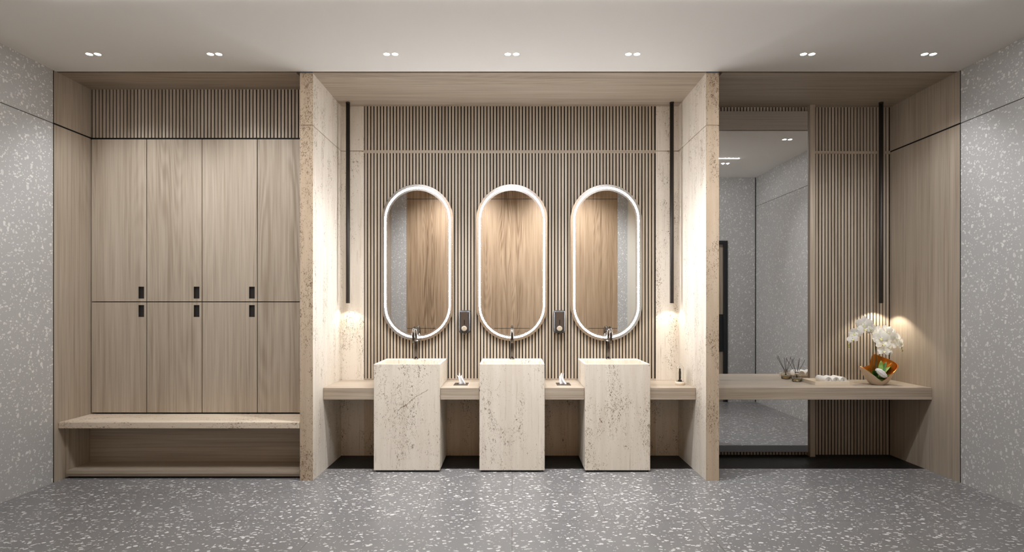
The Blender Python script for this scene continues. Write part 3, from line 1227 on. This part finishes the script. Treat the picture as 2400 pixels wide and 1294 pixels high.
NA, NZ = 144, 14
rows_o, rows_i = [], []
for j in range(NZ + 1):
    f = j / NZ
    rows_o.append([bowl_pt(360 * k / NA, rim(360 * k / NA) * f) for k in range(NA)])
    rows_i.append([bowl_pt(360 * k / NA, rim(360 * k / NA) * f, 0.0045) for k in range(NA)])
b = MB()
b.rings(rows_o, M['champagne'], True, False)
b.build('bowl', t)['label'] = 'champagne metal bowl cut low at the front'
b = MB()
b.rings(rows_i, M['copper'], True, False)
b.rings([rows_i[-1], rows_o[-1]], M['copper'], False, False)
b.build('bowl_lining', t)['label'] = 'copper lining'
rnd = random.Random(4)
b = MB()
rows = []
for j in range(7):
    f = j / 6
    rows.append([(rnd.uniform(0.94, 1.06) * 0.070 * (1 - f * 0.97) * math.cos(2 * math.pi * k / 30), rnd.uniform(0.9, 1.05) * 0.046 * (1 - f * 0.97) * math.sin(2 * math.pi * k / 30), 0.034 + 0.032 * f ** 0.6 + rnd.uniform(-0.004, 0.004)) for k in range(30)])
b.rings(rows, M['moss'], True, True)
o = b.build('moss', t)
o['label'] = 'green moss bed'


def leaf_mesh(b, base, direc, L, W, m, droop=0.3, up=Vector((0, 0, 1)), segs=8):
    d = Vector(direc).normalized()
    side = d.cross(up)
    if side.length < 1e-3:
        side = Vector((1, 0, 0))
    side.normalize()
    nrm = side.cross(d).normalized()
    rows = []
    for k in range(segs + 1):
        f = k / segs
        c = Vector(base) + d * (L * f) - nrm * (droop * L * f * f)
        w = W * math.sin(math.pi * min(1, 0.08 + f * 0.92)) ** 0.7 * (1 - 0.15 * f)
        rows.append([c - side * w + nrm * (w * 0.25), c, c + side * w + nrm * (w * 0.25)])
    b.rings(rows, m, False, False, False)
    return b


def leaf_part(name, base, direc, L, W, m, droop=0.3):
    b = MB()
    leaf_mesh(b, base, direc, L, W, m, droop)
    o = b.build(name, t)
    md = o.modifiers.new('solid', 'SOLIDIFY')
    md.thickness = 0.0015
    return o


for base, dr, L, W, m, dp in (((-0.03, 0.01, 0.055), (-0.75, -0.1, 0.95), 0.125, 0.020, 'leaf_light', 0.25),
                              ((-0.03, 0.0, 0.05), (-0.7, 0.3, 0.9), 0.13, 0.022, 'leaf', 0.25),
                              ((-0.02, 0.0, 0.055), (-0.25, -0.3, 0.9), 0.10, 0.024, 'leaf', 0.5),
                              ((0.02, 0.0, 0.055), (0.25, 0.1, 1.0), 0.145, 0.026, 'leaf', 0.25),
                              ((0.02, 0.0, 0.055), (0.55, 0.2, 0.9), 0.14, 0.024, 'leaf_light', 0.35),
                              ((0.03, -0.01, 0.05), (0.7, -0.1, 0.7), 0.085, 0.020, 'leaf', 0.4),
                              ((0.02, 0.0, 0.05), (0.15, 0.2, 1.0), 0.155, 0.022, 'leaf_light', 0.2),
                              ((0.03, -0.02, 0.05), (0.6, -0.25, 0.55), 0.055, 0.016, 'leaf', 0.3)):
    leaf_part('leaf', base, dr, L, W, M[m], dp)
for k in range(26):
    a = rnd.uniform(0, 2 * math.pi)
    r = rnd.uniform(0.3, 1.0)
    p = (0.042 * r * math.cos(a) + 0.004, 0.018 * r * math.sin(a) - 0.012, 0.05 + rnd.uniform(0, 0.008))
    leaf_part('small_leaf', p, (rnd.uniform(-1, 1), rnd.uniform(-1, 0.2), rnd.uniform(0.4, 1.2)), rnd.uniform(0.018, 0.032), rnd.uniform(0.006, 0.009), M[rnd.choice(('leaf', 'moss', 'leaf_light'))], 0.3)
b = MB()
rows = []
for j in range(9):
    f = j / 8
    rr = math.sin(math.pi * (0.06 + 0.9 * f)) ** 0.6
    c = Vector((-0.045 + 0.082 * f, -0.046 - 0.010 * f, 0.130 - 0.062 * f))
    rows.append([(c.x + 0.014 * rr * math.cos(u), c.y + 0.020 * rr * math.sin(u) + rnd.uniform(-0.001, 0.001), c.z + 0.024 * rr * math.cos(u) + rnd.uniform(-0.002, 0.002)) for u in [2 * math.pi * k / 7 for k in range(7)]])
b.rings(rows, M['stone_white'], True, True, True, False)
b.build('white_stone', t)


def opx(px, py, kz):          # a photo position at a given depth, in the pot's own space
    return Vector((PX(px, kz) - OX, K(kz) - OY, PZ(py, kz) - CT_Z))


def smooth_path(keys, n=10):
    out = []
    P = [Vector(k) for k in keys]
    P = [P[0] * 2 - P[1]] + P + [P[-1] * 2 - P[-2]]
    for i in range(1, len(P) - 2):
        for s in range(n):
            u = s / n
            out.append(0.5 * ((2 * P[i]) + (-P[i - 1] + P[i + 1]) * u + (2 * P[i - 1] - 5 * P[i] + 4 * P[i + 1] - P[i + 2]) * u * u + (-P[i - 1] + 3 * P[i] - 3 * P[i + 1] + P[i + 2]) * u ** 3))
    out.append(P[-2])
    return out


ka = 1.100
stemA = smooth_path([opx(2044, 868, ka), opx(2045, 840, ka), opx(2045.5, 805, ka), opx(2043, 782, ka), opx(2034, 768, ka), opx(2020, 765, ka), opx(2008, 776, ka), opx(1999, 792, ka), opx(1990, 812, ka)])
stemB = smooth_path([opx(2054, 866, ka), opx(2055, 850, ka), opx(2053, 825, ka), opx(2052, 800, ka), opx(2056, 782, ka), opx(2070, 775, ka), opx(2086, 782, ka), opx(2104, 798, ka), opx(2115, 822, ka)])
stemC = smooth_path([opx(2050, 866, ka + 0.004), opx(2053, 840, ka + 0.004), opx(2051, 810, ka + 0.004), opx(2050, 790, ka), opx(2056, 780, ka - 0.001), opx(2066, 790, ka - 0.003), opx(2072, 812, ka - 0.004), opx(2074, 826, ka - 0.004)])
for s in (stemA, stemB, stemC):
    b = MB()
    b.tube(s, [0.0026 - 0.0013 * k / len(s) for k in range(len(s))], M['stem'], 8)
    b.build('stem', t)


def petal(b, ang, L, W, m, tilt, Mx, tipf=0.5):
    n, w = 7, 5
    rows = []
    for j in range(n + 1):
        f = j / n
        width = W * (math.sin(math.pi * (0.06 + 0.90 * f ** (0.75 if tipf > 0.5 else 0.95))) ** 0.62)
        row = []
        for k in range(w):
            u = k / (w - 1) * 2 - 1
            yv = 0.003 + L * f
            xv = u * width
            zv = tilt * L * f * f - 0.16 * width * u * u + 0.05 * L * math.sin(f * 3.14)
            p = Vector((xv, yv, zv))
            p.rotate(Euler((0, 0, ang)))
            row.append(Mx @ p)
        rows.append(row)
    b.rings(rows, m, False, False, False)


def flower(c, size, yaw, pitch, roll):
    Mx = Matrix.Translation(c) @ Euler((math.pi / 2 + pitch, roll, yaw), 'XYZ').to_matrix().to_4x4()
    b = MB()
    L = size
    for a in (90, 210, 330):                       # sepals, behind
        petal(b, math.radians(a - 90), L * 0.98, L * 0.36, M['petal'], -0.12, Mx @ Matrix.Translation((0, 0, -0.002)), 0.4)
    for a in (8, 172):                             # the two broad petals
        petal(b, math.radians(a - 90), L * 1.04, L * 0.60, M['petal'], 0.06, Mx, 0.6)
    o = b.build('flower', t)
    b = MB()
    for a, ll, ww in ((270, 0.42, 0.15), (215, 0.26, 0.10), (325, 0.26, 0.10)):
        petal(b, math.radians(a - 90), L * ll, L * ww, M['lip'] if a == 270 else M['petal'], 0.9, Mx @ Matrix.Translation((0, 0, 0.004)))
    b.build('lip', o)


fl = [(2022, 758, 0.052, -0.35, 0.1, 0.0, -0.018), (2034, 766, 0.050, 0.25, -0.1, 0.3, -0.022), (2022, 770, 0.044, -0.1, -0.35, -0.2, -0.026),
      (2037, 774, 0.038, 0.5, -0.2, 0.1, -0.012), (2005, 779, 0.036, -0.6, 0.2, 0.4, -0.010), (1996, 794, 0.034, -0.4, -0.3, -0.3, -0.012), (2000, 783, 0.028, -0.8, -0.1, 0.2, 0.0),
      (2054, 777, 0.044, -0.2, 0.1, 0.2, -0.012), (2073, 777, 0.050, 0.1, 0.05, -0.2, -0.018), (2086, 780, 0.048, 0.4, 0.1, 0.1, -0.008),
      (2057, 790, 0.050, -0.3, -0.1, -0.1, -0.034), (2072, 792, 0.044, 0.1, -0.2, 0.3, -0.030), (2094, 790, 0.050, 0.35, -0.1, 0.2, -0.022),
      (2062, 804, 0.048, -0.15, -0.25, 0.15, -0.040), (2074, 810, 0.040, 0.4, -0.3, -0.2, -0.036), (2064, 822, 0.038, -0.2, -0.45, 0.1, -0.040), (2077, 822, 0.036, 0.35, -0.5, 0.3, -0.034),
      (2105, 800, 0.044, 0.5, -0.25, -0.1, -0.014), (2111, 806, 0.040, 0.7, -0.15, 0.25, -0.006), (2098, 808, 0.036, 0.1, -0.45, 0.0, -0.020)]
for px, py, sz, yw, pt_, rl, dy in fl:
    c = opx(px, py, ka) + Vector((0, dy, 0))
    flower(c, sz * 1.14, yw, pt_, rl)
for px, py in ((1990, 813), (1988.5, 808), (2115, 822), (2113, 815)):
    c = opx(px, py, ka)
    b = MB()
    b.lathe([(0.0015, -0.008), (0.005, -0.003), (0.0055, 0.002), (0.003, 0.007), (0.0008, 0.009)], M['bud'], 12, c)
    b.build('bud', t)
